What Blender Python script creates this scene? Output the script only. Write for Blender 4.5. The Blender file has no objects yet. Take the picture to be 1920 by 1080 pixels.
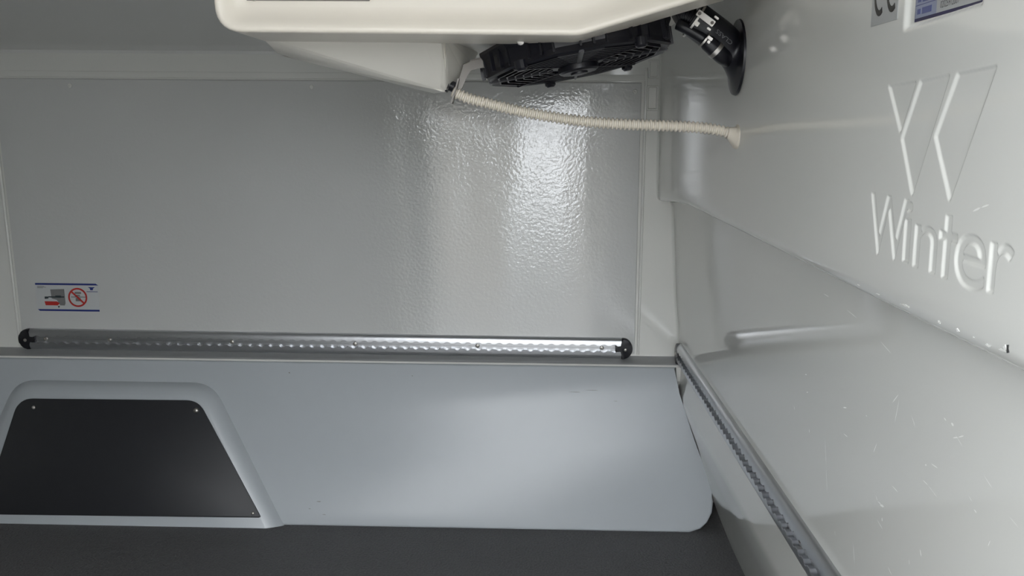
import bpy, bmesh, math, random
import numpy as np
from mathutils import Vector, Matrix
from mathutils.bvhtree import BVHTree

random.seed(4)
scene = bpy.context.scene
COL = scene.collection
EYE = 0.93                     # camera height above the van floor; z values below are written relative to it

# ------------------------------------------------------------------ camera
FPX, ROLL = 1650.0, 0.0125
cam_d = bpy.data.cameras.new('camera')
cam_d.sensor_width = 36.0
cam_d.lens = FPX / 1920.0 * 36.0
cam_d.clip_start = 0.02
cam = bpy.data.objects.new('camera', cam_d)
COL.objects.link(cam)
fy = Vector(((1000 - 960) / FPX, (240 - 540) / FPX, 1.0)).normalized()      # world +Y seen in camera axes (right, down, forward)
dn = Vector((-math.sin(ROLL), math.cos(ROLL), 0.0))
dn = (dn - fy * dn.dot(fy)).normalized()
rx = dn.cross(fy)
W = Matrix((rx, fy, -dn))
cm = Matrix.Identity(4)
for i in range(3):
    cm[i][0] = W[i][0]; cm[i][1] = -W[i][1]; cm[i][2] = -W[i][2]
cm[2][3] = EYE
cam.matrix_world = cm
scene.camera = cam

# ------------------------------------------------------------------ sky and exposure
world = bpy.data.worlds.new('overcast_sky')
scene.world = world
world.use_nodes = True
bg = world.node_tree.nodes['Background']
bg.inputs[0].default_value = (0.93, 0.965, 1.0, 1)
bg.inputs[1].default_value = 2.0
scene.view_settings.view_transform = 'Standard'
scene.view_settings.look = 'None'
scene.view_settings.gamma = 1
scene.view_settings.use_curve_mapping = False
scene.view_settings.exposure = 2.0

# ------------------------------------------------------------------ materials
def mat(name, col, rough=0.4, metal=0.0, ior=1.5, bump=None, var=None, coat=0.0):
    m = bpy.data.materials.new(name)
    m.use_nodes = True
    nt = m.node_tree
    p = nt.nodes['Principled BSDF']
    p.inputs['Base Color'].default_value = (*col, 1)
    p.inputs['Roughness'].default_value = rough
    p.inputs['Metallic'].default_value = metal
    p.inputs['IOR'].default_value = ior
    if coat:
        p.inputs['Coat Weight'].default_value = coat
        p.inputs['Coat Roughness'].default_value = 0.05
    tc = nt.nodes.new('ShaderNodeTexCoord')
    if var:                                       # (scale, amount): faint blotchy colour variation
        n = nt.nodes.new('ShaderNodeTexNoise'); n.inputs['Scale'].default_value = var[0]; n.inputs['Detail'].default_value = 4
        mx = nt.nodes.new('ShaderNodeMixRGB'); mx.blend_type = 'MULTIPLY'
        rp = nt.nodes.new('ShaderNodeMapRange'); rp.inputs[3].default_value = 1 - var[1]; rp.inputs[4].default_value = 1.0
        nt.links.new(tc.outputs['Object'], n.inputs['Vector'])
        nt.links.new(n.outputs['Fac'], rp.inputs[0])
        mx.inputs[0].default_value = 1; mx.inputs[1].default_value = (*col, 1)
        nt.links.new(rp.outputs[0], mx.inputs[2]); nt.links.new(mx.outputs[0], p.inputs['Base Color'])
    if bump:                                      # list of (scale, strength, distance, detail)
        prev = None
        for sc, st, di, de in bump:
            n = nt.nodes.new('ShaderNodeTexNoise'); n.inputs['Detail'].default_value = de
            src = tc.outputs['Object']
            if hasattr(sc, '__len__'):
                mp = nt.nodes.new('ShaderNodeMapping'); mp.inputs['Scale'].default_value = sc
                nt.links.new(src, mp.inputs['Vector']); src = mp.outputs['Vector']; n.inputs['Scale'].default_value = 1.0
            else: n.inputs['Scale'].default_value = sc
            b = nt.nodes.new('ShaderNodeBump'); b.inputs['Strength'].default_value = st; b.inputs['Distance'].default_value = di
            nt.links.new(src, n.inputs['Vector']); nt.links.new(n.outputs['Fac'], b.inputs['Height'])
            if prev: nt.links.new(prev.outputs['Normal'], b.inputs['Normal'])
            prev = b
        nt.links.new(prev.outputs['Normal'], p.inputs['Normal'])
    return m

M = {}
M['gelcoat'] = mat('gelcoat_grey_white', (0.73, 0.73, 0.695), 0.07, bump=[(2.2, 0.12, 0.01, 1.0)])
M['gelcoat_base'] = mat('gelcoat_lower', (.455, .485, .51), 0.29, var=(30, 0.03), bump=[(2.6, 0.2, 0.01, 1.0)])
M['panel'] = mat('orange_peel_panel', (0.63, 0.635, 0.625), 0.09, ior=1.9, bump=[((9.0, 1, 1.6), 0.30, 0.010, 0.5), (140, 0.17, 0.0020, 2.0)])
M['ceiling'] = mat('ceiling_gelcoat', (0.70, 0.70, 0.68), 0.3)
M['floor'] = mat('dark_grit_floor', (0.135, 0.135, 0.137), 0.62, var=(190, 0.55), bump=[(190, 1.0, 0.004, 2)])
M['cream'] = mat('cream_plastic', (0.94, 0.875, 0.765), 0.30)
M['cream_dull'] = mat('cream_plastic_pan', (0.82, 0.79, 0.72), 0.38)
M['black_plastic'] = mat('black_plastic', (0.010, 0.010, 0.015), 0.34)
M['rubber'] = mat('black_rubber', (0.010, 0.010, 0.014), 0.36)
M['plate'] = mat('charcoal_plate', (0.021, 0.022, 0.026), 0.45, var=(18, 0.2))
M['alu'] = mat('anodised_aluminium', (0.62, 0.63, 0.65), 0.36, 1.0)
M['alu_dark'] = mat('slot_aluminium', (0.50, 0.51, 0.53), 0.33, 1.0)
M['steel'] = mat('bright_steel', (0.50, 0.48, 0.45), 0.38, 1.0)
M['galv'] = mat('galvanised_strap', (0.22, 0.205, 0.19), 0.5, 0.4)
M['hose'] = mat('ivory_corrugated_plastic', (0.74, 0.68, 0.58), 0.42)
M['chip'] = mat('exposed_white_filler', (0.86, 0.86, 0.83), 0.6)
M['white_print'] = mat('white_film', (0.56, 0.575, 0.58), 0.35)
M['blue'] = mat('blue_print', (0.02, 0.035, 0.20), 0.4)
M['blue_dark'] = mat('navy_print', (0.012, 0.012, 0.07), 0.4)
M['blue_pale'] = mat('pale_blue_print', (0.26, 0.29, 0.40), 0.4)
M['blue_mid'] = mat('mid_blue_print', (0.07, 0.09, 0.24), 0.4)
M['red'] = mat('red_print', (0.50, 0.035, 0.03), 0.4)
M['grey_print'] = mat('grey_print', (0.20, 0.20, 0.20), 0.4)
M['green_print'] = mat('dark_print', (0.03, 0.045, 0.05), 0.4)
M['black_print'] = mat('black_print', (0.012, 0.012, 0.014), 0.4)
M['silver_film'] = mat('silver_film', (0.42, 0.43, 0.43), 0.35)
M['concrete'] = mat('added_ground_concrete', (0.20, 0.20, 0.195), 0.9, var=(1.2, 0.25))
M['dark_gap'] = mat('dark_recess', (0.05, 0.05, 0.05), 0.7)
M['scrape'] = mat('grey_letter_mould', (0.17, 0.17, 0.18), 0.45)

# ------------------------------------------------------------------ helpers
def tag(o, label=None, cat=None, group=None, kind=None):
    if label: o['label'] = label
    if cat: o['category'] = cat
    if group: o['group'] = group
    if kind: o['kind'] = kind
    return o

def finish(name, me, m, parent=None, smooth=30):
    o = bpy.data.objects.new(name, me)
    COL.objects.link(o)
    if m is not None and len(me.materials) == 0: me.materials.append(m)
    if smooth:
        me.shade_smooth()
        me.set_sharp_from_angle(angle=math.radians(smooth))
    if parent: 
        o.parent = parent
        o.matrix_parent_inverse = parent.matrix_world.inverted()
    return o

def from_bm(name, bm, m, parent=None, smooth=30, recalc=True):
    if recalc: bmesh.ops.recalc_face_normals(bm, faces=bm.faces)
    me = bpy.data.meshes.new(name)
    bm.to_mesh(me); bm.free()
    return finish(name, me, m, parent, smooth)

def empty(name, loc):
    o = bpy.data.objects.new(name, None)
    o.empty_display_size = 0.05
    COL.objects.link(o)
    o.location = loc
    o.matrix_world = Matrix.Translation(loc)
    return o

def V(x, y, z):                 # z relative to the camera height
    return Vector((x, y, z + EYE))

def grid(bm, rows, close_u=False, close_v=False):
    vs = [[bm.verts.new(p) for p in r] for r in rows]
    nu, nv = len(vs), len(vs[0])
    for i in range(nu if close_u else nu - 1):
        for j in range(nv if close_v else nv - 1):
            a, b, c, d = vs[i][j], vs[i][(j + 1) % nv], vs[(i + 1) % nu][(j + 1) % nv], vs[(i + 1) % nu][j]
            try: bm.faces.new((a, b, c, d))
            except ValueError: pass
    return vs

def sweep(bm, pts, radii, seg=16, cap=True):
    pts = [Vector(p) for p in pts]
    rows = []
    up = Vector((0, 1, 0))
    for i, p in enumerate(pts):
        t = (pts[min(i + 1, len(pts) - 1)] - pts[max(i - 1, 0)]).normalized()
        a = up.cross(t)
        if a.length < 1e-3: a = Vector((1, 0, 0)).cross(t)
        a.normalize(); b = t.cross(a)
        r = radii[i] if hasattr(radii, '__len__') else radii
        rows.append([p + (a * math.cos(2 * math.pi * k / seg) + b * math.sin(2 * math.pi * k / seg)) * r for k in range(seg)])
    vs = grid(bm, rows, close_v=True)
    if cap:
        bm.faces.new(vs[0]); bm.faces.new(vs[-1])
    return vs

def prism(bm, outline, place, h0, h1, bevel=0.0, seg=3):
    """outline in (u, v); place(u, v, h) -> world; side walls from h0 to h1, top edge rounded by bevel"""
    n = len(outline)
    bot = [bm.verts.new(place(u, v, h0)) for u, v in outline]
    top = [bm.verts.new(place(u, v, h1)) for u, v in outline]
    for i in range(n):
        bm.faces.new((bot[i], bot[(i + 1) % n], top[(i + 1) % n], top[i]))
    bm.faces.new(list(reversed(bot)))
    f = bm.faces.new(top)
    if bevel:
        bmesh.ops.bevel(bm, geom=list(f.edges), offset=bevel, segments=seg, affect='EDGES', profile=0.5, clamp_overlap=True)

def box(bm, c, s, rot=None, bevel=0.0):
    r = bmesh.ops.create_cube(bm, size=1.0)
    mtx = Matrix.Translation(c) @ (rot.to_4x4() if rot else Matrix.Identity(4)) @ Matrix.Diagonal((*s, 1))
    bmesh.ops.transform(bm, matrix=mtx, verts=r['verts'])
    if bevel:
        ed = list({e for v in r['verts'] for e in v.link_edges})
        bmesh.ops.bevel(bm, geom=ed, offset=bevel, segments=2, affect='EDGES', clamp_overlap=True)

def round_poly(pts, radii, seg=6):
    out = []
    n = len(pts)
    for i, p in enumerate(pts):
        r = radii[i] if hasattr(radii, '__len__') else radii
        p = Vector(p); a = Vector(pts[i - 1]); b = Vector(pts[(i + 1) % n])
        if r <= 0: out.append(tuple(p)); continue
        da, db = (a - p).normalized(), (b - p).normalized()
        ang = da.angle(db); d = min(r / math.tan(ang / 2), (a - p).length * .49, (b - p).length * .49)
        s, e = p + da * d, p + db * d
        for k in range(seg + 1):
            t = k / seg
            q = s * (1 - t) ** 2 + p * 2 * t * (1 - t) + e * t ** 2
            out.append((q.x, q.y))
    return out

def screw(name, parent, place, u, v, h, r=0.0045, m=None):
    """pan-head screw with a cross recess, standing on height h of a placed surface"""
    bm = bmesh.new()
    prof = [(1.0, 0.0), (1.0, 0.25), (0.85, 0.5), (0.55, 0.66), (0.42, 0.68), (0.30, 0.40), (0.0, 0.38)]
    rows = [[place(u + math.cos(a) * k * r, v + math.sin(a) * k * r, h + z * r * .8) for a in [2 * math.pi * j / 14 for j in range(14)]] for k, z in prof[:-1]]
    vs = grid(bm, rows, close_v=True)
    bm.faces.new(vs[-1])
    return from_bm(name, bm, m or M['steel'], parent)

# ================================================================== STRUCTURE
BACKX0, BACKX1 = -2.3, 0.50
def yw(z):                                              # the side wall bows out slightly at mid height
    d = z + .53
    return 2.104 + .050 * d - .038 * d * d if d > 0 else 2.104 + .050 * d

# ---- floor
bm = bmesh.new()
box(bm, Vector((-0.92, 1.11, -0.02)), (2.78, 2.10, 0.04))
floor = tag(from_bm('floor', bm, M['floor'], smooth=0), 'dark grey gritty van floor', kind='structure')

# ---- ceiling with a cove down to the side wall
bm = bmesh.new()
prof = [(yw(.17) + .03, .150), (yw(.166), .165), (2.118, .172), (2.107, .181), (2.098, .186), (2.0, .214), (1.85, .252), (1.70, .285), (1.55, .325), (1.40, .358), (1.25, .384), (1.10, .398), (0.95, .402), (0.03, .402), (0.03, .45), (2.2, .45)]
rows = [[V(x, y, z) for y, z in prof] for x in (BACKX0, BACKX1)]
vs = grid(bm, rows, close_v=True)
bm.faces.new(vs[0]); bm.faces.new(vs[1])
ceiling = tag(from_bm('ceiling', bm, M['ceiling']), 'grey van ceiling with coved edge', kind='structure')

# ---- far side wall
bm = bmesh.new()
prof = [(yw(z), z) for z in (.20, .12, .04, -.04, -.12, -.20, -.28, -.36, -.44, -.53)] + [(yw(-.54), -.545), (yw(-.54) - .001, -.5505), (yw(-.54) - .004, -.5545), (yw(-.54) - .009, -.5565), (2.075, -.5580), (2.058, -.5590), (2.055, -.5640), (2.062, -.60), (2.10, -.64), (2.10, -.93), (2.24, -.93), (2.24, .20)]
rows = [[V(x, y, z) for y, z in prof] for x in (BACKX0, BACKX1)]
vs = grid(bm, rows, close_v=True)
bm.faces.new(vs[0]); bm.faces.new(vs[1])
wall_back = tag(from_bm('wall_back', bm, M['gelcoat']), 'light grey van side wall', kind='structure')

# dark grey strip added in the corner of the ledge to make it darker
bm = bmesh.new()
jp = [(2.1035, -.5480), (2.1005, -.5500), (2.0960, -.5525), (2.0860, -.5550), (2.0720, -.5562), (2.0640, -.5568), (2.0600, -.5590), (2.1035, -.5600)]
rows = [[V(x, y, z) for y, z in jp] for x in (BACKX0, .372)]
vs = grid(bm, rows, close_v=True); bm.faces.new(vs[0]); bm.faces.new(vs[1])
from_bm('ledge_dark_strip', bm, mat('ledge_strip_grey', (.34, .345, .345), .35), wall_back)

# raised sheet panel on it
def on_wall(u, v, h): return V(u, yw(v) - h, v)
bm = bmesh.new()
out = round_poly([(-1.287, .104), (.252, .104), (.255, -.542), (-1.262, -.542)], [.03, .012, .004, .004])
NZP = 24
rows = []
for i in range(NZP + 1):
    v = -.542 + (.104 + .542) * i / NZP
    t = (v + .542) / .646
    xl, xr = -1.262 - .025 * t, .255 - .003 * t
    rows.append([on_wall(xl, v, -.002), on_wall(xl, v, .0035), on_wall(xl + .001, v, .0052), on_wall(xl + .004, v, .006)] + [on_wall(xl + .004 + (xr - xl - .008) * k / 12, v, .006) for k in range(1, 12)] +
                [on_wall(xr - .004, v, .006), on_wall(xr - .001, v, .0052), on_wall(xr, v, .0035), on_wall(xr, v, -.002)])
top = [Vector(p) for p in rows[-1]]
rows.append([p + Vector((0, .0025, .0022)) for p in top]); rows.append([p + Vector((0, .009, .003)) for p in top])
grid(bm, rows)
panel = from_bm('wall_panel', bm, M['panel'], wall_back)
for u, v in ((.237, .086), (-.525, .091), (-1.1, .09)):
    screw('panel_screw', wall_back, on_wall, u, v, .006, .0055, M['gelcoat'])
# narrow bead running beside the panel on the pillar and at the left end
for x0, x1 in ((.2625, .2635), (-1.296, -1.272)):
    bm = bmesh.new()
    sweep(bm, [on_wall(x0, .14, .0), on_wall(x1, -.545, .0)], .0034, 10)
    from_bm('edge_bead', bm, M['gelcoat'], wall_back)
# framed pockets in the corner pillar
for (x0, x1, z0, z1) in ((.266, .2925, .116, .159), (.2645, .2925, .042, .101)):
    bm = bmesh.new()
    o1 = round_poly([(x0, z1), (x1, z1), (x1, z0), (x0, z0)], .004, 4)
    ins = lambda d: round_poly([(x0 + d, z1 - d), (x1 - d, z1 - d), (x1 - d, z0 + d), (x0 + d, z0 + d)], .003, 4)
    rows = [[on_wall(u, v, h) for u, v in o] for o, h in ((o1, -.001), (ins(.0012), .0035), (ins(.0035), .0035), (ins(.0055), .0006))]
    vs = grid(bm, rows, close_v=True)
    bm.faces.new(vs[-1])
    from_bm('pillar_pocket', bm, M['gelcoat'], wall_back)
# level rib across the pillar, above the panel
bm = bmesh.new()
prism(bm, [(-1.29, .110), (.262, .110), (.262, .124), (-1.29, .124)], on_wall, -.001, .0014, bevel=.0012)
from_bm('level_rib', bm, M['gelcoat'], wall_back)

# ---- bulkhead on the right
PROF = [(.290, .42), (.2952, .187), (.298, .0), (.29987, -.113), (.300, -.120), (.3006, -.134), (.3030, -.142), (.3085, -.1468), (.316, -.148), (.330, -.1482),
        (.3345, -.151), (.3365, -.158), (.338, -.19), (.352, -.40), (.3615, -.49), (.362, -.50), (.362, -.625), (.366, -.65), (.400, -.745), (.438, -.865), (.462, -.935)]
def dip(z, y):                                            # the overhang's edge dips a little at the far corner
    k = max(0.0, (y - 1.74) / .36)
    return z - .021 * k ** 1.5 if -.17 < z < -.10 else z
bm = bmesh.new()
ys = [.08, .30, .505, .845, 1.1, 1.4, 1.74, 1.86, 1.98, 2.06, 2.13]
rows = []
for y in ys:
    r = [V(x, y, dip(z, y)) for x, z in PROF] + [V(.56, y, -.935), V(.56, y, .42)]
    rows.append(r)
vs = grid(bm, rows, close_v=True)
bm.faces.new(vs[0]); bm.faces.new(vs[-1])
bmesh.ops.recalc_face_normals(bm, faces=bm.faces)
bm.faces.ensure_lookup_table()                            # leave room for the relief patch
gone = [f for f in bm.faces if f.calc_center_median().x < .31 and .505 < f.calc_center_median().y < .845 and -.113 < f.calc_center_median().z - EYE < .187]
bmesh.ops.delete(bm, geom=gone, context='FACES_ONLY')
me = bpy.data.meshes.new('wall_right'); bm.to_mesh(me); bm.free()
wall_right = bpy.data.objects.new('wall_right', me); COL.objects.link(wall_right)
me.materials.append(M['gelcoat'])

def wx(z):                                                # bulkhead surface X at height z
    for (xa, za), (xb, zb) in zip(PROF, PROF[1:]):
        if zb <= z <= za: return xa + (xb - xa) * (za - z) / (za - zb) if za != zb else xa
    return PROF[-1][0]
def on_right(u, v, h): return V(wx(v) - h, u, v)          # u is world Y

def text_mesh(ch, extrude, bevel, res=3, bres=2):
    cu = bpy.data.curves.new('t', 'FONT'); cu.body = ch; cu.extrude = extrude; cu.bevel_depth = bevel
    cu.bevel_resolution = bres; cu.resolution_u = res
    ob = bpy.data.objects.new('t', cu); COL.objects.link(ob)
    dg = bpy.context.evaluated_depsgraph_get(); dg.update()
    m2 = bpy.data.meshes.new_from_object(ob.evaluated_get(dg))
    bpy.data.objects.remove(ob); bpy.data.curves.remove(cu)
    return m2

def letter_tris(ch, ya, yb, zt, zb):
    """flat triangles of one letter, far edge ya, near edge yb, top zt, bottom zb"""
    t = text_mesh(ch, 0.0, 0.0, res=6)
    co = np.array([v.co[:2] for v in t.vertices]); t.calc_loop_triangles()
    tr = [tuple(l.vertices) for l in t.loop_triangles]
    bpy.data.meshes.remove(t)
    lo, hi = co.min(0), co.max(0); co = (co - lo) / (hi - lo)
    P = np.stack([ya + (yb - ya) * co[:, 0], zb + (zt - zb) * co[:, 1]], 1)
    return [P[list(q)] for q in tr]

# the lettering, emblem and label frame are pressed into the bulkhead as real relief
GY0, GY1, GZ0, GZ1, ST = .505, .845, -.113, .187, .0006
NYG, NZG = int(round((GY1 - GY0) / ST)), int(round((GZ1 - GZ0) / ST))
SS = 3
def raster(tris):
    m = np.zeros((NYG * SS + 1, NZG * SS + 1), np.float32)
    for t in tris:
        g = (t - np.array([GY0, GZ0])) / (ST / SS)
        i0, j0 = np.maximum(np.floor(g.min(0)).astype(int), 0); i1, j1 = np.ceil(g.max(0)).astype(int) + 1
        i1, j1 = min(i1, m.shape[0]), min(j1, m.shape[1])
        if i1 <= i0 or j1 <= j0: continue
        I, J = np.mgrid[i0:i1, j0:j1]
        sg = []
        for k in range(3):
            p, q = g[k], g[(k + 1) % 3]
            sg.append((q[0] - p[0]) * (J - p[1]) - (q[1] - p[1]) * (I - p[0]))
        ins = ((sg[0] >= -1e-6) & (sg[1] >= -1e-6) & (sg[2] >= -1e-6)) | ((sg[0] <= 1e-6) & (sg[1] <= 1e-6) & (sg[2] <= 1e-6))
        m[i0:i1, j0:j1] = np.maximum(m[i0:i1, j0:j1], ins)
    return m
def blur(m, r, times=3):
    for _ in range(times):
        for ax_ in (0, 1):
            c = np.cumsum(np.concatenate([np.repeat(m.take([0], ax_), r + 1, ax_), m, np.repeat(m.take([-1], ax_), r, ax_)], ax_), ax_)
            n = m.shape[ax_]
            m = (c.take(range(2 * r + 1, 2 * r + 1 + n), ax_) - c.take(range(0, n), ax_)) / (2 * r + 1)
    return m
tris = []
for ch, ya, yb, zt, zb in (('W', .786, .708, -.054, -.105), ('i', .713, .700, -.055, -.103), ('n', .692, .654, -.071, -.104),
                           ('e', .624, .582, -.069, -.106), ('r', .577, .549, -.070, -.103)):
    tris += letter_tris(ch, ya, yb, zt, zb)
def fan_tris(o):
    o = [np.array(p) for p in o]
    return [np.array([o[0], o[k], o[k + 1]]) for k in range(1, len(o) - 1)]
tris += fan_tris([(.6425, -.0595), (.6335, -.0595), (.6335, -.1045), (.6425, -.1045)]) + fan_tris([(.6505, -.0715), (.6235, -.0715), (.6235, -.0775), (.6505, -.0775)])
logo = fan_tris([(.764, .037), (.711, .038), (.734, -.001)]) + fan_tris([(.703, .038), (.655, .040), (.703, -.050), (.731, -.006)]) + fan_tris([(.643, .040), (.590, .042), (.6395, -.049), (.671, -.004)])
frame = fan_tris([(.740, .30), (.740, .081), (.617, .084), (.617, .30)])
dep = .0017 * blur(raster(tris), 3) + .0018 * blur(raster(logo), 4) + .0035 * blur(raster(frame), 7)
dep = dep[::SS, ::SS]
fy_ = np.clip(np.minimum(np.arange(NYG + 1), NYG - np.arange(NYG + 1)) / 3.0, 0, 1)
fz_ = np.clip(np.minimum(np.arange(NZG + 1), NZG - np.arange(NZG + 1)) / 3.0, 0, 1)
dep = dep * fy_[:, None] * fz_[None, :]
zs_ = GZ0 + (GZ1 - GZ0) * np.arange(NZG + 1) / NZG
ys_ = GY0 + (GY1 - GY0) * np.arange(NYG + 1) / NYG
wxs = np.array([wx(z) for z in zs_])
verts = np.stack([wxs[None, :] + dep, np.repeat(ys_[:, None], NZG + 1, 1), np.repeat(zs_[None, :] + EYE, NYG + 1, 0)], 2).reshape(-1, 3)
idx = np.arange((NYG + 1) * (NZG + 1)).reshape(NYG + 1, NZG + 1)
quads = np.stack([idx[:-1, :-1], idx[:-1, 1:], idx[1:, 1:], idx[1:, :-1]], 2).reshape(-1, 4)
pm = bpy.data.meshes.new('relief')
pm.vertices.add(len(verts)); pm.vertices.foreach_set('co', verts.astype(np.float32).ravel())
pm.loops.add(quads.size); pm.loops.foreach_set('vertex_index', quads.astype(np.int32).ravel())
pm.polygons.add(len(quads)); pm.polygons.foreach_set('loop_start', np.arange(0, quads.size, 4, dtype=np.int32))
pm.update(calc_edges=True)
bm = bmesh.new(); bm.from_mesh(wall_right.data); bm.from_mesh(pm)
bpy.data.meshes.remove(pm)
bmesh.ops.remove_doubles(bm, verts=[v for v in bm.verts if v.is_boundary], dist=1e-5)
for f in bm.faces:                                        # visible side looks into the load space
    if f.calc_center_median().x < .5 and f.normal.x > .3: f.normal_flip()
bm.to_mesh(wall_right.data); bm.free()
wall_right.data.shade_smooth(); wall_right.data.set_sharp_from_angle(angle=math.radians(35))
tag(wall_right, 'glossy off-white bulkhead wall with pressed lettering', kind='structure')

# rounded inner corner between bulkhead and side wall
bm = bmesh.new()
R = .010
rows = []
for x, z in PROF[:17]:
    z2 = dip(z, 2.1); yb = yw(z) 
    rows.append([V(x + .001 - R + R * math.sin(t), yb + .0005 - R + R * math.cos(t), z2) for t in [k * math.pi / 12 for k in range(7)]])
grid(bm, rows)
from_bm('corner_fillet', bm, M['gelcoat'], wall_right)

# ---- sloping lower panel with the raised boss
NY, NZ = -.9547, .2975
def on_base(u, v, h): return V(u, 2.05 - .2975 * v + NY * h, -.561 - .9547 * v + NZ * h)
bm = bmesh.new()
out = [(-2.3, 0.0), (.350, 0.0), (.352, .064), (.391, .172), (.425, .265), (.431, .293), (.434, .315), (.431, .340), (.420, .362), (.404, .377), (.378, .386), (-2.3, .386)]
prism(bm, out, on_base, -.014, 0.0, bevel=.005, seg=3)
baseboard = tag(from_bm('baseboard_back', bm, M['gelcoat_base'], smooth=40), 'pale grey sloping lower panel along the side wall', kind='structure')
outer = round_poly([(-1.249, .053), (-.767, .053), (-.577, .387), (-1.37, .387)], [.07, .085, 0, 0], 8)
inner = round_poly([(-1.198, .088), (-.784, .086), (-.618, .392), (-1.307, .392)], [.05, .055, 0, 0], 8)
bm = bmesh.new()
def boss_h(v): return .033 * (1.1 - 1.5 * v)          # the boss stands proud at the top and runs out towards the floor
def on_boss(u, v, h): return on_base(u, v, boss_h(v) + h)
def mix(t, h): return [on_base(a[0] + (b[0] - a[0]) * t, a[1] + (b[1] - a[1]) * t, h * (1.1 - 1.5 * b[1])) for a, b in zip(outer, inner)]
rows = [mix(0, -.002), mix(.03, .0010), mix(.08, .0040), mix(.15, .0085), mix(.3, .0170), mix(.42, .0212), mix(.55, .0245), mix(.75, .0288), mix(.93, .0320), mix(1.0, .033)]
vs = grid(bm, rows, close_v=True)
bm.faces.new(vs[-1])
from_bm('raised_boss', bm, M['gelcoat_base'], baseboard, smooth=50)

# ---- wall around the open side door behind the camera, and the closed rear end
bm = bmesh.new()
YN = .05
box(bm, Vector((-1.425, YN, EYE - .255)), (1.85, .06, 1.35))          # left of the opening
box(bm, Vector((-.10, YN, EYE + .405)), (1.10, .06, .04))               # header
box(bm, Vector((.48, YN, EYE - .255)), (.16, .06, 1.35))              # right of the opening
wall_front = tag(from_bm('wall_front', bm, M['gelcoat'], smooth=0), 'van wall around the open sliding door', kind='structure')
bm = bmesh.new()
box(bm, Vector((-2.32, 1.13, EYE - .255)), (.06, 2.2, 1.35))
wall_left = tag(from_bm('wall_left', bm, M['gelcoat'], smooth=0), 'closed rear end of the van', kind='structure')

# ---- ground and walls added out of view to light the interior and shape reflections
bm = bmesh.new()
box(bm, Vector((0, -8, -.62)), (60, 44, .04))
tag(from_bm('floor_added', bm, M['concrete'], smooth=0), 'unseen concrete ground added outside the van to light the interior', kind='structure')

M['added_wall'] = mat('added_wall_render', (0.34, 0.315, 0.28), 0.85, var=(0.8, 0.15))
for nm, x0, x1, h in (('wall_added_left', -9.0, -.20, 2.1), ('wall_added_right', .62, 9.0, 1.9)):  # added walls, never in view; the gap between shapes the side wall's highlight
    bm = bmesh.new()
    box(bm, Vector(((x0 + x1) / 2, -7.5, -.6 + h / 2)), (x1 - x0, .3, h))
    tag(from_bm(nm, bm, M['added_wall'], smooth=0), 'unseen wall added opposite the van door to shape light and reflections', kind='structure')

# ================================================================== AIRLINE RAILS
PITCH = .0254
def slot_w(s):
    c = (s / PITCH - round(s / PITCH)) * PITCH
    r = .0098
    return max(.0058, math.sqrt(max(0, r * r - c * c)))
def make_rail(name, place, s0, s1, cap0, cap1, bolts):
    """place(s, v, h): s along, v across, h out of the wall"""
    root = empty(name, place((s0 + s1) / 2, 0, 0))
    N = int(abs(s1 - s0) / PITCH * 12)
    ss = [s0 + (s1 - s0) * i / N for i in range(N + 1)]
    bm = bmesh.new()
    rows = []
    for s in ss:
        w = slot_w(s)
        half = [(.0255, -.001), (.0255, .004), (.0235, .0078), (.0195, .0105), (.0150, .0118), (w + .0006, .0122), (w, .0117), (w, .0030)]
        rows.append([place(s, v, h) for v, h in half] + [place(s, -v, h) for v, h in reversed(half)])
    vs = grid(bm, rows)
    for e in (0, -1):
        bm.faces.new(vs[e])
    from_bm('track', bm, M['alu'], root, smooth=32)
    bm = bmesh.new()                                             # centre seam in the slot
    grid(bm, [[place(s, v, h) for v, h in ((.0005, .0030), (.0003, .0036), (-.0003, .0036), (-.0005, .0030))] for s in (s0, s1)])
    from_bm('slot_seam', bm, M['alu_dark'], root)
    for s, on, sg in ((s0, cap0, -1), (s1, cap1, 1)):
        if not on: continue
        if s0 > s1: sg = -sg
        bm = bmesh.new()
        o = [(s - sg * .001, .0253)] + [(s + sg * (.004 + .0215 * math.cos(a)), .0253 * math.sin(a)) for a in [math.pi / 2 - k * math.pi / 16 for k in range(17)]] + [(s - sg * .001, -.0253)]
        tng = [(-.001, -.0055), (-.006, -.0045), (-.012, -.0085), (-.016, -.0070), (-.0145, 0), (-.016, .0070), (-.012, .0085), (-.006, .0045), (-.001, .0055)]
        o += [(s + sg * a, b) for a, b in tng]
        prism(bm, o, place, -.001, .0126, bevel=.0022, seg=2)
        cap = from_bm('end_cap', bm, M['rubber'], root)
        screw('screw', cap, place, s + sg * .0085, -.002, .0124, .0040)
    for s in bolts:
        screw('screw', root, place, s, 0, .0030, .0052)
    return root
RZ0 = -.5240
def on_rail_back(s, v, h): return V(s, yw(-.53) - .006 - h, RZ0 - .0035 * (s + 1.2) / 1.4 + v)
r1 = make_rail('cargo_rail', on_rail_back, -1.2395, .2225, True, True, [-1.2012, -1.0412, -.7364, -.4316, -.1300, .1740])
tag(r1, 'aluminium cargo rail with black end caps along the side wall', 'rail', 'aluminium cargo rails')
def on_rail_right(s, v, h): return V(.3622 - h, s, -.5310 + v)
r2 = make_rail('cargo_rail', on_rail_right, 2.058, .30, True, False, [2.0066, 1.7018, 1.397, 1.0922, .7874, .4826])
tag(r2, 'aluminium cargo rail receding along the off-white bulkhead wall', 'rail', 'aluminium cargo rails')

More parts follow.
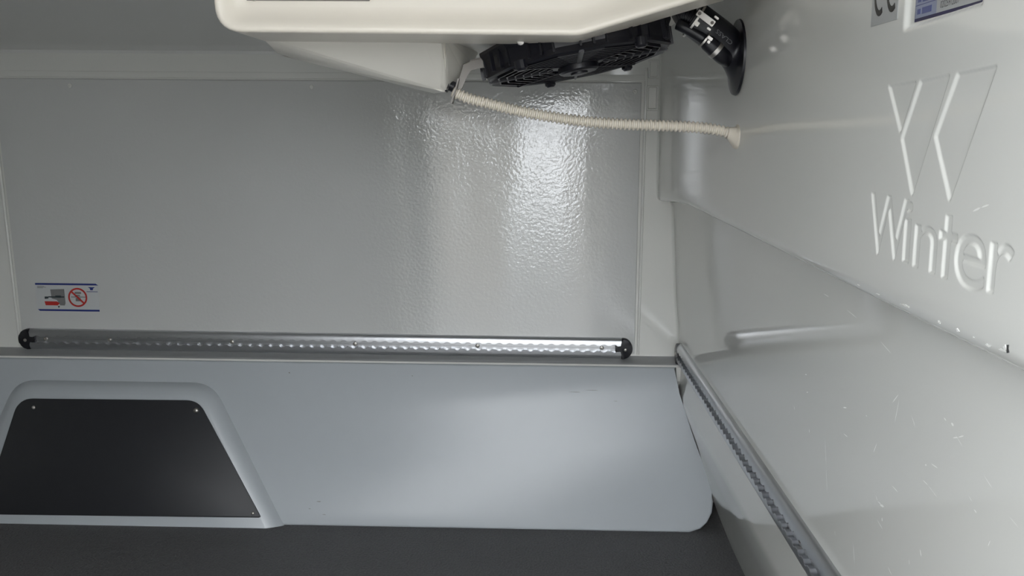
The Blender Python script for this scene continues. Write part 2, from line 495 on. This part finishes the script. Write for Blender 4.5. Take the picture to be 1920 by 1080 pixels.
# ================================================================== BLACK ACCESS PLATE
root = empty('access_plate', on_base(-.95, .38, .033))
bm = bmesh.new()
out = round_poly([(-1.218, .098), (-.787, .096), (-.627, .367), (-1.292, .371)], [.045, .050, .004, .004], 8)
prism(bm, out, on_boss, .0002, .0035, bevel=.001, seg=2)
from_bm('plate', bm, M['plate'], root)
for u, v, r in ((-1.181, .119, .0045), (-.791, .120, .0068), (-.647, .357, .0042), (-1.263, .357, .0042)):
    bm = bmesh.new()
    rows = [[on_boss(u + math.cos(a) * k * r, v + math.sin(a) * k * r, .0035 + z * r) for a in [2 * math.pi * j / 14 for j in range(14)]] for k, z in ((1, 0), (.95, .25), (.7, .5), (.35, .62), (.05, .66))]
    vs = grid(bm, rows, close_v=True); bm.faces.new(vs[-1])
    from_bm('rivet', bm, M['steel'], root)
tag(root, 'black trapezoid access plate riveted to the lower panel', 'plate')

# ================================================================== EVAPORATOR UNIT
ev = empty('evaporator_unit', V(-.06, 1.32, .36))
tag(ev, 'cream ceiling cooling unit with a black fan underneath', 'cooling unit')
base = [(-.389, .397), (-.389, .112), (.054, .1105), (.215, .158), (.262, .172), (.268, .397)]
def prof_at(d):
    """cover outline shrunk by d"""
    n = len(base); out = []
    for i in range(n):
        p = Vector(base[i]); a = (p - Vector(base[i - 1])).normalized(); b = (Vector(base[(i + 1) % n]) - p).normalized()
        na, nb = Vector((-a.y, a.x)), Vector((-b.y, b.x))
        s = na + nb; out.append(tuple(p + s / s.length_squared * 2 * d))
    rr = [.0, max(.034 - d * .8, .012), .06, .06, .02, 0]
    return round_poly(out, rr, 7)
bm = bmesh.new()
rows = []
for d, y in ((.0, 1.1085), (.0, 1.1045), (.0012, 1.1015), (.0035, 1.1002), (.0070, 1.1008), (.0120, 1.1035), (.0170, 1.1075), (.0220, 1.1110), (.0270, 1.1132), (.0330, 1.1142)):
    rows.append([V(x, y, z) for x, z in prof_at(d)])
back = [[V(x, y, z) for x, z in prof_at(d)] for y, d in ((1.235, .004), (1.230, .0015), (1.222, .0))]
inside = [[V(x, y, z) for x, z in prof_at(.007)] for y in (1.30, 1.235)]
vs = grid(bm, inside + back + rows, close_v=True)
bm.faces.new(vs[-1])
cover = from_bm('cover', bm, M['cream'], ev, smooth=40)
# maker's recess strip and a rivet on the cover front
bm = bmesh.new()
box(bm, V(-.277, 1.1135, .1755), (.152, .003, .05), bevel=.0008)
np_ = from_bm('name_strip', bm, M['galv'], ev)
bm = bmesh.new()
sweep(bm, [V(-.3430, 1.112, .1535), V(-.3430, 1.1095, .1535), V(-.3430, 1.1085, .1535)], [.004, .0038, .002], 12)
from_bm('rivet', bm, M['steel'], ev)
# body behind the cover
bm = bmesh.new()
body = [(-.376, .397), (-.376, .119), (.056, .117), (.235, .172), (.245, .345)]
rows = [[V(x, y, min(z, .395 - max(0, y - 1.23) * .22)) for x, z in body] for y in (1.225, 1.54)]
vs = grid(bm, rows, close_v=True); bm.faces.new(vs[0]); bm.faces.new(vs[1])
bmesh.ops.bevel(bm, geom=list(bm.edges), offset=.006, segments=2, affect='EDGES')
from_bm('body', bm, M['cream_dull'], ev)
# drip pan falling towards its drain
bm = bmesh.new()
pts = [(-.366, 1.212, .116), (-.150, 1.212, .114), (-.354, 1.246, .0965), (-.330, 1.258, .0915), (-.129, 1.288, .050), (-.122, 1.300, .050), (-.150, 1.38, .050),
       (-.352, 1.30, .0965), (-.366, 1.45, .112), (-.09, 1.45, .112), (-.095, 1.36, .100), (-.105, 1.300, .086), (-.122, 1.24, .112), (-.366, 1.212, .125), (-.122, 1.212, .125), (-.366, 1.45, .125), (-.09, 1.45, .125)]
for p in pts: bm.verts.new(V(*p))
r = bmesh.ops.convex_hull(bm, input=bm.verts)
bmesh.ops.delete(bm, geom=[v for v in bm.verts if not v.link_faces], context='VERTS')
bmesh.ops.dissolve_limit(bm, angle_limit=.03, verts=bm.verts, edges=bm.edges)
bmesh.ops.bevel(bm, geom=list(bm.edges), offset=.004, segments=3, affect='EDGES', clamp_overlap=True)
pan = from_bm('drip_pan', bm, M['cream_dull'], ev, smooth=45)
# drain nipple on the pan
bm = bmesh.new()
a, b = V(-.132, 1.300, .064), V(-.114, 1.298, .0565)
d = b - a
sweep(bm, [a, a + d * .25, a + d * .3, a + d * .6, a + d * .62, b], [.0085, .0085, .011, .011, .0075, .0075], 16)
from_bm('drain_nipple', bm, M['rubber'], pan)
# side outlet grille
bm = bmesh.new()
gr = from_bm_dummy = None
box(bm, V(-.386, 1.36, .225), (.012, .25, .15), bevel=.003)
gr = from_bm('outlet_grille', bm, M['cream_dull'], ev)
for k in range(8):
    bm = bmesh.new()
    box(bm, V(-.398, 1.355, .150 + k * .019), (.016, .24, .0035), Matrix.Rotation(math.radians(25), 3, 'Y'), bevel=.001)
    from_bm('slat', bm, M['cream_dull'], gr)
# bent strap that holds the drain hose: flat leg plus a cross plate round the hose end
bm = bmesh.new()
leg = [(-.1100, .0530), (-.1066, .0707), (-.1015, .0885), (-.0890, .0945), (-.0690, .0985), (-.0690, .0845), (-.0850, .0825), (-.0913, .0800), (-.0970, .0710), (-.1030, .0545)]
prism(bm, leg, lambda u, v, h: V(u, 1.2965 - h, v), 0.0, .0022, bevel=.0005, seg=1)
strap = from_bm('hose_strap', bm, M['galv'], ev, smooth=25)
bm = bmesh.new()
box(bm, V(-.1128, 1.298, .0512), (.0022, .026, .0365), Matrix.Rotation(math.radians(17), 3, 'Y'), bevel=.0006)
from_bm('cross_plate', bm, M['galv'], strap)
bm = bmesh.new()
box(bm, V(-.0800, 1.3010, .0970), (.026, .012, .0020), Matrix.Rotation(math.radians(-14), 3, 'Y'), bevel=.0005)
from_bm('folded_edge', bm, M['galv'], strap)
for p in ((-.0795, 1.2943, .0925), (-.0745, 1.2943, .0872)):
    bm = bmesh.new(); c = V(*p)
    sweep(bm, [c, c + Vector((0, -.0025, 0))], .0024, 10); from_bm('screw', bm, M['galv'], strap)

# ---- axial fan hanging under the sloping end
fan_c = V(.064, 1.322, .0895)
ax = Vector((1, 0, .197)).normalized()
nrm = Vector((.0, 0, 0))
ay = Vector((0, 1, -.085)); ay = (ay - ax * ay.dot(ax)).normalized()
az = ax.cross(ay)                                            # points up, away from the viewer's side of the grille
def fan(u, v, h): return fan_c + ax * u + ay * v + az * h    # h>0 is up into the unit
def npoly(r, n=12, ph=.5): return [(r * math.cos(2 * math.pi * (k + ph) / n), r * math.sin(2 * math.pi * (k + ph) / n)) for k in range(n)]
FR = .137
bm = bmesh.new()
rows = [[fan(u, v, h) for u, v in npoly(r)] for r, h in ((FR * .90, .003), (FR * .975, -.0005), (FR, .002), (FR * .985, .010), (FR * 1.00, .026), (FR * 1.035, .034), (FR * 1.035, .038), (FR * .88, .038), (FR * .87, .006), (FR * .90, .003))]
grid(bm, rows[:-1], close_u=True, close_v=True)
fan_root = from_bm('fan_shroud', bm, M['black_plastic'], ev, smooth=20)
# stiffening ribs on the shroud side
bm = bmesh.new()
for k in range(48):
    if k % 4 == 3: continue
    a = 2 * math.pi * k / 48
    rr = FR * (.985 if k % 4 else 1.01)
    c = fan(rr * math.cos(a), rr * math.sin(a), .018)
    rot = Matrix((ax, ay, az)).transposed() @ Matrix.Rotation(a, 3, 'Z')
    box(bm, c, (.006, .003, .026), rot, bevel=.0006)
from_bm('shroud_ribs', bm, M['black_plastic'], fan_root)['kind'] = 'stuff'
# finger guard: concentric rings and spokes
for k, r in enumerate([FR * f for f in (.34, .43, .52, .61, .70, .79, .88)]):
    bm = bmesh.new()
    rows = [[fan(rr * math.cos(a), rr * math.sin(a), h) for rr, h in ((r - .0011, -.001), (r + .0011, -.001), (r + .0011, .005), (r - .0011, .005))] for a in [2 * math.pi * (j + .5) / 12 for j in range(12)]]
    grid(bm, rows, close_u=True, close_v=True)
    from_bm('guard_ring', bm, M['black_plastic'], fan_root, smooth=0)
for k in range(8):
    a = math.radians(45 * k - 90)
    bm = bmesh.new()
    m_ = (FR * .28 + FR * .95) / 2
    rot = Matrix((ax, ay, az)).transposed() @ Matrix.Rotation(a, 3, 'Z')
    box(bm, fan(m_ * math.cos(a), m_ * math.sin(a), .001), (FR * .69, .007 if k == 0 else .0042, .006), rot, bevel=.001)
    from_bm('guard_spoke', bm, M['black_plastic'], fan_root)
for k in range(7):                                            # blades behind the guard
    a = 2 * math.pi * k / 7
    rows = []
    bm = bmesh.new()
    for i in range(5):
        rr = FR * (.30 + .54 * i / 4)
        sw = .5 * (i / 4) ** 1.5
        rows.append([fan(rr * math.cos(a + sw + s * .30), rr * math.sin(a + sw + s * .30), .020 + s * .010) for s in (-1, -.3, .4, 1)])
    grid(bm, rows)
    o = from_bm('blade', bm, M['black_plastic'], fan_root)
    md = o.modifiers.new('t', 'SOLIDIFY'); md.thickness = .0018
bm = bmesh.new()
rows = [[fan(r * math.cos(t), r * math.sin(t), h) for t in [2 * math.pi * j / 24 for j in range(24)]] for r, h in ((.010, -.0125), (.0125, -.012), (.013, -.0095), (.026, -.0095), (.0295, -.007), (.030, .0), (.041, .002), (.042, .030))]
vs = grid(bm, rows, close_v=True); bm.faces.new(vs[0]); bm.faces.new(vs[-1])
from_bm('motor', bm, M['black_plastic'], fan_root)
for a in (108, 52, 232, 308):                                 # mounting feet
    t = math.radians(a)
    bm = bmesh.new()
    c = fan(FR * .965 * math.cos(t), FR * .965 * math.sin(t), -.001)
    sweep(bm, [c + az * .008, c - az * .003, c - az * .006], [.0085, .0085, .0055], 12)
    from_bm('foot', bm, M['black_plastic'], fan_root)
bm = bmesh.new()
c = fan(-.076, -FR * .955, .028)
sweep(bm, [c + Vector((0, .006, .0)), c + Vector((0, -.002, -.001)), c + Vector((0, -.0045, -.002)), c + Vector((0, -.0046, -.002))], [.0058, .0058, .0045, .0015], 12)
from_bm('screw', bm, M['steel'], fan_root)

# ================================================================== DRAIN HOSE
root = empty('drain_hose', V(.296, 1.313, -.008))
ctrl = [(-.117, 1.298, .0515), (-.098, 1.299, .0425), (-.066, 1.30, .0345), (-.031, 1.301, .0262), (.02, 1.303, .0170), (.077, 1.306, .0098), (.13, 1.308, .0066), (.185, 1.310, .0050), (.225, 1.312, .0036), (.254, 1.313, .0016), (.276, 1.313, -.0022), (.288, 1.313, -.0052)]
def catmull(c, n):
    c = [Vector(p) for p in c]; out = []
    for i in range(len(c) - 1):
        p0, p1, p2, p3 = c[max(i - 1, 0)], c[i], c[i + 1], c[min(i + 2, len(c) - 1)]
        for k in range(n):
            t = k / n
            out.append(.5 * ((2 * p1) + (p2 - p0) * t + (2 * p0 - 5 * p1 + 4 * p2 - p3) * t * t + (3 * p1 - p0 - 3 * p2 + p3) * t ** 3))
    out.append(c[-1]); return out
def resample(pts, step):
    out = [pts[0]]; acc = 0.0
    for a, b in zip(pts, pts[1:]):
        L = (b - a).length; pos = 0
        while acc + (L - pos) >= step:
            pos += step - acc; acc = 0
            out.append(a.lerp(b, pos / L))
        acc += L - pos
    return out
hp = resample(catmull(ctrl, 40), .00062)
rad = []
for i in range(len(hp)):
    ph = (i % 10) / 10
    rad.append(.0084 if .12 < ph < .58 else (.0078 if .02 < ph < .68 else .0061))
bm = bmesh.new()
sweep(bm, [V(*p) for p in hp], rad, 18)
from_bm('corrugated_tube', bm, M['hose'], root, smooth=50)
bm = bmesh.new()
sweep(bm, [V(.284, 1.313, -.0045), V(.287, 1.313, -.005), V(.292, 1.313, -.0075), V(.2965, 1.313, -.0085), V(.2995, 1.313, -.0085)], [.0080, .0092, .0125, .0190, .0195], 24)
fl = from_bm('end_flange', bm, M['hose'], root)
bm = bmesh.new(); c = V(.2955, 1.302, -.015)
sweep(bm, [c + Vector((.003, 0, 0)), c - Vector((.0018, .0006, 0)), c - Vector((.0022, .0007, 0))], [.0032, .003, .001], 10)
from_bm('screw', bm, M['galv'], fl)
tag(root, 'ivory corrugated drain hose drooping from the cooling unit to the bulkhead', 'hose')

# ================================================================== RUBBER BOOT WITH PIPES
root = empty('pipe_boot', V(.299, 1.325, .104))
tag(root, 'black rubber pipe boot flared against the bulkhead beside the fan', 'pipe boot')
bm = bmesh.new()
BP = [(.2962, 1.330, .1035, .0545, 0), (.2930, 1.330, .1035, .0535, 0), (.2922, 1.329, .1045, .0435, 4), (.2905, 1.328, .1050, .0335, 8), (.2865, 1.325, .1115, .0268, 20), (.2790, 1.320, .1195, .0250, 31),
      (.2660, 1.316, .1295, .0250, 34), (.2520, 1.312, .1385, .0250, 34), (.2400, 1.311, .1465, .0250, 35), (.2310, 1.310, .1525, .0248, 35), (.2250, 1.310, .1562, .0236, 35)]
rows = []
for i in range(len(BP) - 1):
    q0, q1, q2, q3 = BP[max(i - 1, 0)], BP[i], BP[i + 1], BP[min(i + 2, len(BP) - 1)]
    for k in range(5 if i < len(BP) - 2 else 6):
        t = k / 5
        if i in (0, 1): p = [a_ + (b_ - a_) * t for a_, b_ in zip(q1, q2)]
        else: p = [.5 * (2 * b_ + (c_ - a_) * t + (2 * a_ - 5 * b_ + 4 * c_ - d_) * t * t + (3 * b_ - a_ - 3 * c_ + d_) * t ** 3) for a_, b_, c_, d_ in zip(q0, q1, q2, q3)]
        th = math.radians(p[4]); up_ = Vector((math.sin(th), 0, math.cos(th))); c0 = V(p[0], p[1], p[2])
        rows.append([c0 + (up_ * math.cos(2 * math.pi * j / 32) + Vector((0, 1, 0)) * math.sin(2 * math.pi * j / 32)) * p[3] for j in range(32)])
vs = grid(bm, rows, close_v=True)
bm.faces.new(vs[0]); bm.faces.new(vs[-1])
bt = BVHTree.FromBMesh(bm)
boot = from_bm('boot', bm, M['rubber'], root, smooth=50)
# ribbed pipe going on to the unit
bm = bmesh.new()
pp = resample(catmull([(.230, 1.310, .1510), (.218, 1.312, .1580), (.208, 1.314, .1590), (.201, 1.314, .1555)], 20), .0011)
sweep(bm, [V(*p) for p in pp], [.0150 if i % 4 < 2 else .0135 for i in range(len(pp))], 20)
from_bm('ribbed_pipe', bm, M['rubber'], root)
# thinner pipe lying against the boot's lower side
bm = bmesh.new()
sp = catmull([(.203, 1.30, .1465), (.2105, 1.297, .1425), (.222, 1.296, .1365), (.235, 1.294, .1285), (.2435, 1.293, .1220), (.2585, 1.294, .1095), (.268, 1.300, .1030), (.279, 1.316, .1000)], 8)
sr = [(.0080 + .0035 * min(1, max(0, (i - 28) / 5))) for i in range(len(sp))]
sweep(bm, [V(*p) for p in sp], sr, 18)
thin = from_bm('thin_pipe', bm, M['rubber'], root)
def clamp(parent, p0, p1, r, w):
    a, b = V(*p0), V(*p1); t = (b - a).normalized(); c = (a + b) / 2
    bm = bmesh.new()
    rows = []
    u = Vector((0, 1, 0)).cross(t).normalized(); v = t.cross(u)
    for k in range(28):
        an = 2 * math.pi * k / 28
        d = u * math.cos(an) + v * math.sin(an)
        rows.append([c + d * rr + t * ww for rr, ww in ((r, -w / 2), (r + .001, -w / 2), (r + .001, w / 2), (r, w / 2))])
    grid(bm, rows, close_u=True, close_v=True)
    return from_bm('clamp', bm, M['steel'], parent), c, t
def on_front(px, pz, rot, size, name, m, parent, y, bevel=.0006):
    """small metal piece standing on the camera side of the boot"""
    bm = bmesh.new()
    box(bm, V(px, y, pz), size, Matrix.Rotation(rot, 3, 'Y'), bevel=bevel)
    return from_bm(name, bm, m, parent)
SL = math.radians(35)
cl, c, t = clamp(root, (.2265, 1.310, .1537), (.2295, 1.310, .1517), .0256, .0030)
lab = on_front(.2390, .1530, SL, (.0290, .0022, .0088), 'clamp_plate', M['steel'], root, 1.2838)
for dx, dz in ((-.0090, .0062), (.0090, -.0062)):
    bm = bmesh.new(); cc = V(.2390 + dx, 1.2826, .1530 + dz)
    sweep(bm, [cc, cc + Vector((0, -.0015, 0))], .0024, 10); from_bm('rivet', bm, M['galv'], lab)
on_front(.2270, .1455, SL, (.0065, .004, .0065), 'clamp_screw', M['steel'], root, 1.2850)
on_front(.2545, .1540, SL, (.0070, .003, .0030), 'clamp_tongue', M['steel'], root, 1.2865)
on_front(.2440, .1385, SL, (.0060, .003, .0030), 'clamp_tongue', M['steel'], root, 1.2840)
cl, c, t = clamp(thin, (.2395, 1.293, .1250), (.2415, 1.293, .1235), .0112, .0026)
on_front(.2455, .1255, SL, (.0080, .004, .0045), 'clamp_screw', M['steel'], thin, 1.2810)
on_front(.2440, .1205, SL, (.0040, .004, .0040), 'clamp_lug', M['steel'], thin, 1.2812)
cl, c, t = clamp(thin, (.2550, 1.294, .1125), (.2600, 1.2945, .1082), .0118, .0060)
# moulded lettering on the boot
tm = text_mesh('CLASS', .02, 0)
xs = [v.co.x for v in tm.vertices]; w0 = min(xs); ww = max(xs) - w0
bm = bmesh.new(); bm.from_mesh(tm)
bmesh.ops.delete(bm, geom=[f for f in bm.faces if f.normal.z < .9], context='FACES')
ex, ez = Vector((-math.cos(SL), 0, math.sin(SL))), Vector((-math.sin(SL), 0, -math.cos(SL)))
org = V(.2790, 1.2, .1195)
for v in bm.verts:
    q = org + ex * ((v.co.x - w0) / ww * .0290) + ez * (v.co.y * .0082 - .0035)
    hit = bt.ray_cast(q, Vector((0, 1, 0)))
    if hit[0] is not None: v.co = hit[0] - Vector((0, .0003, 0))
    else: v.co = q + Vector((0, .095, 0))
from_bm('moulded_lettering', bm, M['scrape'], boot, smooth=0)

# ================================================================== WARNING STICKER ON THE SIDE WALL
def flat(name, polys, place, h, m, parent, th=.0003):
    bm = bmesh.new()
    for o in polys: prism(bm, o, place, h, h + th)
    return from_bm(name, bm, m, parent, smooth=0)
def rect(x0, y0, x1, y1): return [(x0, y0), (x1, y0), (x1, y1), (x0, y1)]
st = empty('warning_sticker', on_wall(-1.142, -.455, .006))
tag(st, 'small blue-lined warning sticker with a red prohibition ring above the rail', 'sticker')
SX, SZ = -1.221, -.386
def on_st(u, v, h): return on_wall(SX + u * .157, SZ - v * .068, .006 + h)        # u, v run 0..1 over the sticker
flat('film', [round_poly(rect(0, 0, 1, 1), .02, 3)], on_st, .0001, M['white_print'], st)
flat('top_line', [[(0, -.01), (.96, -.01), (1.0, .055), (0, .055)]], on_st, .0004, M['blue'], st)
flat('bottom_line', [[(0.02, .945), (1.0, .945), (1.0, 1.01), (.05, 1.01)]], on_st, .0004, M['blue'], st)
ring = []
for k in range(32):
    a, b = 2 * math.pi * k / 32, 2 * math.pi * (k + 1) / 32
    q = lambda r, t: (.665 + r * math.cos(t) * .433, .50 + r * math.sin(t))
    ring.append([q(.29, a), q(.35, a), q(.35, b), q(.29, b)])
flat('prohibition_ring', ring, on_st, .0008, M['red'], st)
flat('prohibition_bar', [[(.665 - .115, .50 - .21), (.665 - .092, .50 - .245), (.665 + .115, .50 + .21), (.665 + .092, .50 + .245)]], on_st, .0008, M['red'], st)
flat('pictogram', [rect(.62, .30, .72, .37), rect(.56, .47, .79, .50), rect(.63, .52, .71, .64), rect(.64, .40, .70, .46)], on_st, .0004, M['grey_print'], st)
flat('van_picture', [[(.235, .22), (.455, .20), (.465, .72), (.45, .80), (.38, .80), (.33, .60), (.25, .55)]], on_st, .0004, M['grey_print'], st)
flat('van_detail', [[(.14, .48), (.20, .48), (.20, .47), (.31, .47), (.31, .44), (.40, .44), (.40, .47), (.45, .47), (.45, .51), (.40, .51), (.40, .52), (.31, .52), (.20, .51), (.20, .55), (.14, .57)]], on_st, .0007, M['green_print'], st)
flat('tail_mark', [[(.34, .82), (.375, .82), (.355, .90)]], on_st, .0007, M['green_print'], st)
flat('arrow', [[(.135, .655), (.33, .655), (.375, .72), (.34, .80), (.15, .80)]], on_st, .0008, M['red'], st)
flat('emblem', [[(.835, .12), (.945, .12), (.915, .17), (.91, .23), (.87, .23), (.865, .17)], rect(.81, .275, .985, .295)], on_st, .0004, M['blue'], st)
flat('small_print', [rect(.03, .10, .14, .115), rect(.03, .13, .17, .145), rect(.03, .16, .12, .175)], on_st, .0004, M['grey_print'], st)

# ================================================================== CE STICKER AND TYPE PLATE ON THE BULKHEAD
ce = empty('ce_sticker', on_right(.784, .09, .0))
tag(ce, 'silver film sticker with black CE mark beside the type label', 'sticker')
flat('film', [rect(.755, .090, .812, .150)], on_right, .0001, M['silver_film'], ce)
def ce_poly(cy, bar):
    ps = []
    R1, R2 = .0215, .0165
    zc = .1185; sx = .62
    angs = [math.radians(62 + k * (360 - 124) / 20) for k in range(21)]
    for a, b in zip(angs, angs[1:]):
        # image-right is nearer the camera, i.e. -Y: open side of the letter faces -Y
        f = lambda r, t: (cy - r * math.cos(t) * sx, zc + r * math.sin(t))
        ps.append([f(R1, a), f(R1, b), f(R2, b), f(R2, a)])
    if bar: ps.append(rect(cy - .006, zc - .0025, cy + .012, zc + .0025))
    return ps
flat('letter', ce_poly(.7935, False), on_right, .0004, M['black_print'], ce)
flat('letter', ce_poly(.7665, True), on_right, .0004, M['black_print'], ce)

tp = empty('type_label', on_right(.675, .083, -.003))
tag(tp, 'blue and grey type label set in a recessed frame at the top of the bulkhead', 'label')
def on_tp(u, v, h): return on_right(.7285 - u * .1065, .0845 + v * .085, -.0035 + h)     # u from far to near edge, v upward
flat('border', [rect(0, 0, 1, 1)], on_tp, .0002, M['blue_dark'], tp)
flat('value_field', [rect(.36, .028, .99, .99)], on_tp, .0005, M['silver_film'], tp)
flat('name_field', [rect(.012, .028, .36, .99)], on_tp, .0005, M['blue_pale'], tp)
lines = [rect(.012, .035 + k * .105, .99, .040 + k * .105) for k in range(1, 9)]
flat('field_line', lines, on_tp, .0008, M['blue_mid'], tp)
words = []
for k in range(9):
    z0 = .062 + k * .105
    words += [rect(.05, z0, .10, z0 + .045), rect(.13, z0 - .005, .31 if k else .28, z0 + .050)]
flat('field_name', words, on_tp, .0008, M['blue_mid'], tp)
for k, body in enumerate(('02025912009',)):
    t = text_mesh(body, .02, 0)
    bm = bmesh.new(); bm.from_mesh(t)
    bmesh.ops.delete(bm, geom=[f for f in bm.faces if f.normal.z < .9], context='FACES')
    x0 = min(v.co.x for v in bm.verts); x1 = max(v.co.x for v in bm.verts)
    wid = .27 if k == 0 else .12
    for v in bm.verts:
        v.co = on_tp(.42 + (v.co.x - x0) / (x1 - x0) * wid, .060 + k * .105 + v.co.y * .085, .0009)
    from_bm('field_value', bm, M['black_print'], tp, smooth=0)

# ================================================================== WEAR ON THE BULKHEAD
# chips along the overhang edge, bright filler showing
CHIPS = [(0.8090, -0.1402, 0.0079, 0.0015), (0.7624, -0.1400, 0.0106, 0.0016), (0.7103, -0.1390, 0.0071, 0.0009), (0.7031, -0.1384, 0.0150, 0.0026), (0.6432, -0.1389, 0.0058, 0.0027), (0.6142, -0.1380, 0.0069, 0.0037), (0.5907, -0.1377, 0.0028, 0.0011), (0.5718, -0.1387, 0.0073, 0.0021), (0.5533, -0.1373, 0.0136, 0.0027), (0.5493, -0.1348, 0.0073, 0.0053), ]
bm = bmesh.new()
for y, z, w, h in CHIPS:
    n = 11
    c = []
    for k in range(n):
        a = 2 * math.pi * k / n
        rr = random.uniform(.35, 1.0)
        c.append((y + math.cos(a) * w * .5 * rr, z + math.sin(a) * h * .5 * rr))
    prism(bm, c, on_right, -.0003, .0005)
ch = from_bm('paint_chips', bm, M['chip'], wall_right, smooth=0)
ch['kind'] = 'stuff'
bm = bmesh.new()
prism(bm, [(.5475, -.1375), (.5450, -.1365), (.5448, -.1315), (.5465, -.1320)], on_right, .0, .0007)
from_bm('chip_hole', bm, M['dark_gap'], wall_right, smooth=0)
# scratches that show the white below the gloss
SCR = [(0.9313, -0.1885, 0.8998, -0.1910, 0.0007), (1.0074, -0.1854, 0.9878, -0.1857, 0.0007), (0.8388, -0.2000, 0.8094, -0.2059, 0.0007), (0.7914, -0.2391, 0.8061, -0.2524, 0.0010), (0.7902, -0.2430, 0.7997, -0.2704, 0.0009), (0.7632, -0.2502, 0.7549, -0.2585, 0.0008), (0.7016, -0.2315, 0.6968, -0.2327, 0.0013), (0.6887, -0.2318, 0.6838, -0.2323, 0.0025), (0.6851, -0.2431, 0.6761, -0.2394, 0.0010), (0.6761, -0.2394, 0.6668, -0.2347, 0.0011), (0.9370, -0.3294, 0.9236, -0.3288, 0.0009), (0.8413, -0.3048, 0.8505, -0.3189, 0.0009), (0.9394, -0.3002, 0.9277, -0.2968, 0.0015), (1.0594, -0.3670, 1.0594, -0.3726, 0.0013), (1.0767, -0.3017, 1.0701, -0.3001, 0.0013), (1.0711, -0.3232, 1.0646, -0.3213, 0.0012), (1.1252, -0.3577, 1.1216, -0.3632, 0.0010), (0.8719, -0.2868, 0.8690, -0.2867, 0.0011), (0.6811, -0.2385, 0.6681, -0.2444, 0.0005), (0.9998, -0.3566, 0.9939, -0.3908, 0.0007), (0.9939, -0.3908, 0.9930, -0.4245, 0.0007), (0.7224, -0.2796, 0.7094, -0.2786, 0.0011), (0.7336, -0.2854, 0.7305, -0.2842, 0.0016), (0.7380, -0.3007, 0.7264, -0.3011, 0.0009), (0.7264, -0.3011, 0.7088, -0.3046, 0.0011), (0.8035, -0.3337, 0.7885, -0.3345, 0.0008), (0.8426, -0.3604, 0.8375, -0.3650, 0.0008), (0.8375, -0.3650, 0.8279, -0.3641, 0.0011), (0.8320, -0.3662, 0.8212, -0.3634, 0.0025), (0.8254, -0.3765, 0.8252, -0.3809, 0.0020), (0.8383, -0.3847, 0.8233, -0.3883, 0.0008), (0.6559, -0.2799, 0.6506, -0.2822, 0.0006), (0.6472, -0.2872, 0.6427, -0.2882, 0.0012), (0.6339, -0.2543, 0.6213, -0.2592, 0.0006), (0.5982, -0.2698, 0.5844, -0.2725, 0.0004), (0.6211, -0.2998, 0.6244, -0.3066, 0.0007), (0.9087, -0.4444, 0.9061, -0.4688, 0.0010), (0.7392, -0.3664, 0.7362, -0.3725, 0.0018), (0.7613, -0.3880, 0.7605, -0.3932, 0.0007), (0.8115, -0.4215, 0.8018, -0.4257, 0.0010), (0.9700, -0.4588, 0.9685, -0.4660, 0.0006), (0.6042, -0.0533, 0.5933, -0.0496, 0.0016), (0.5933, -0.0496, 0.5826, -0.0467, 0.0013), ]
bm = bmesh.new()
for y0, z0, y1, z1, w in SCR:
    a, b = Vector((y0, z0)), Vector((y1, z1))
    d = (b - a); n = Vector((-d.y, d.x)).normalized() * w * .5
    c1, c2 = a.lerp(b, .3), a.lerp(b, .7)
    o = [a, c1 + n * .8, c2 + n, b, c2 - n, c1 - n * .8]
    top = [bm.verts.new(on_right(p.x, p.y, .0003)) for p in o]
    f = bm.faces.new(top)
from_bm('scratches', bm, M['chip'], wall_right, smooth=0)['kind'] = 'stuff'
# scuffs on the lower panel
bm = bmesh.new()
for u, v, w, h in ((-.582, .027, .004, .003), (-.284, .030, .003, .002), (.106, .063, .030, .0011), (.147, .058, .034, .0010), (-.498, .330, .012, .0018), (-.484, .360, .010, .0012), (-.519, .347, .006, .0012), (.204, .083, .010, .0008)):
    o = [(u - w / 2, v), (u - w * .2, v - h / 2), (u + w * .3, v - h / 2), (u + w / 2, v + h * .3), (u + w * .1, v + h / 2)]
    bm.faces.new([bm.verts.new(on_base(a_, b_, .0003)) for a_, b_ in o])
from_bm('scuffs', bm, mat('scuff_dirt', (.23, .22, .20), .6), baseboard, smooth=0)['kind'] = 'stuff'
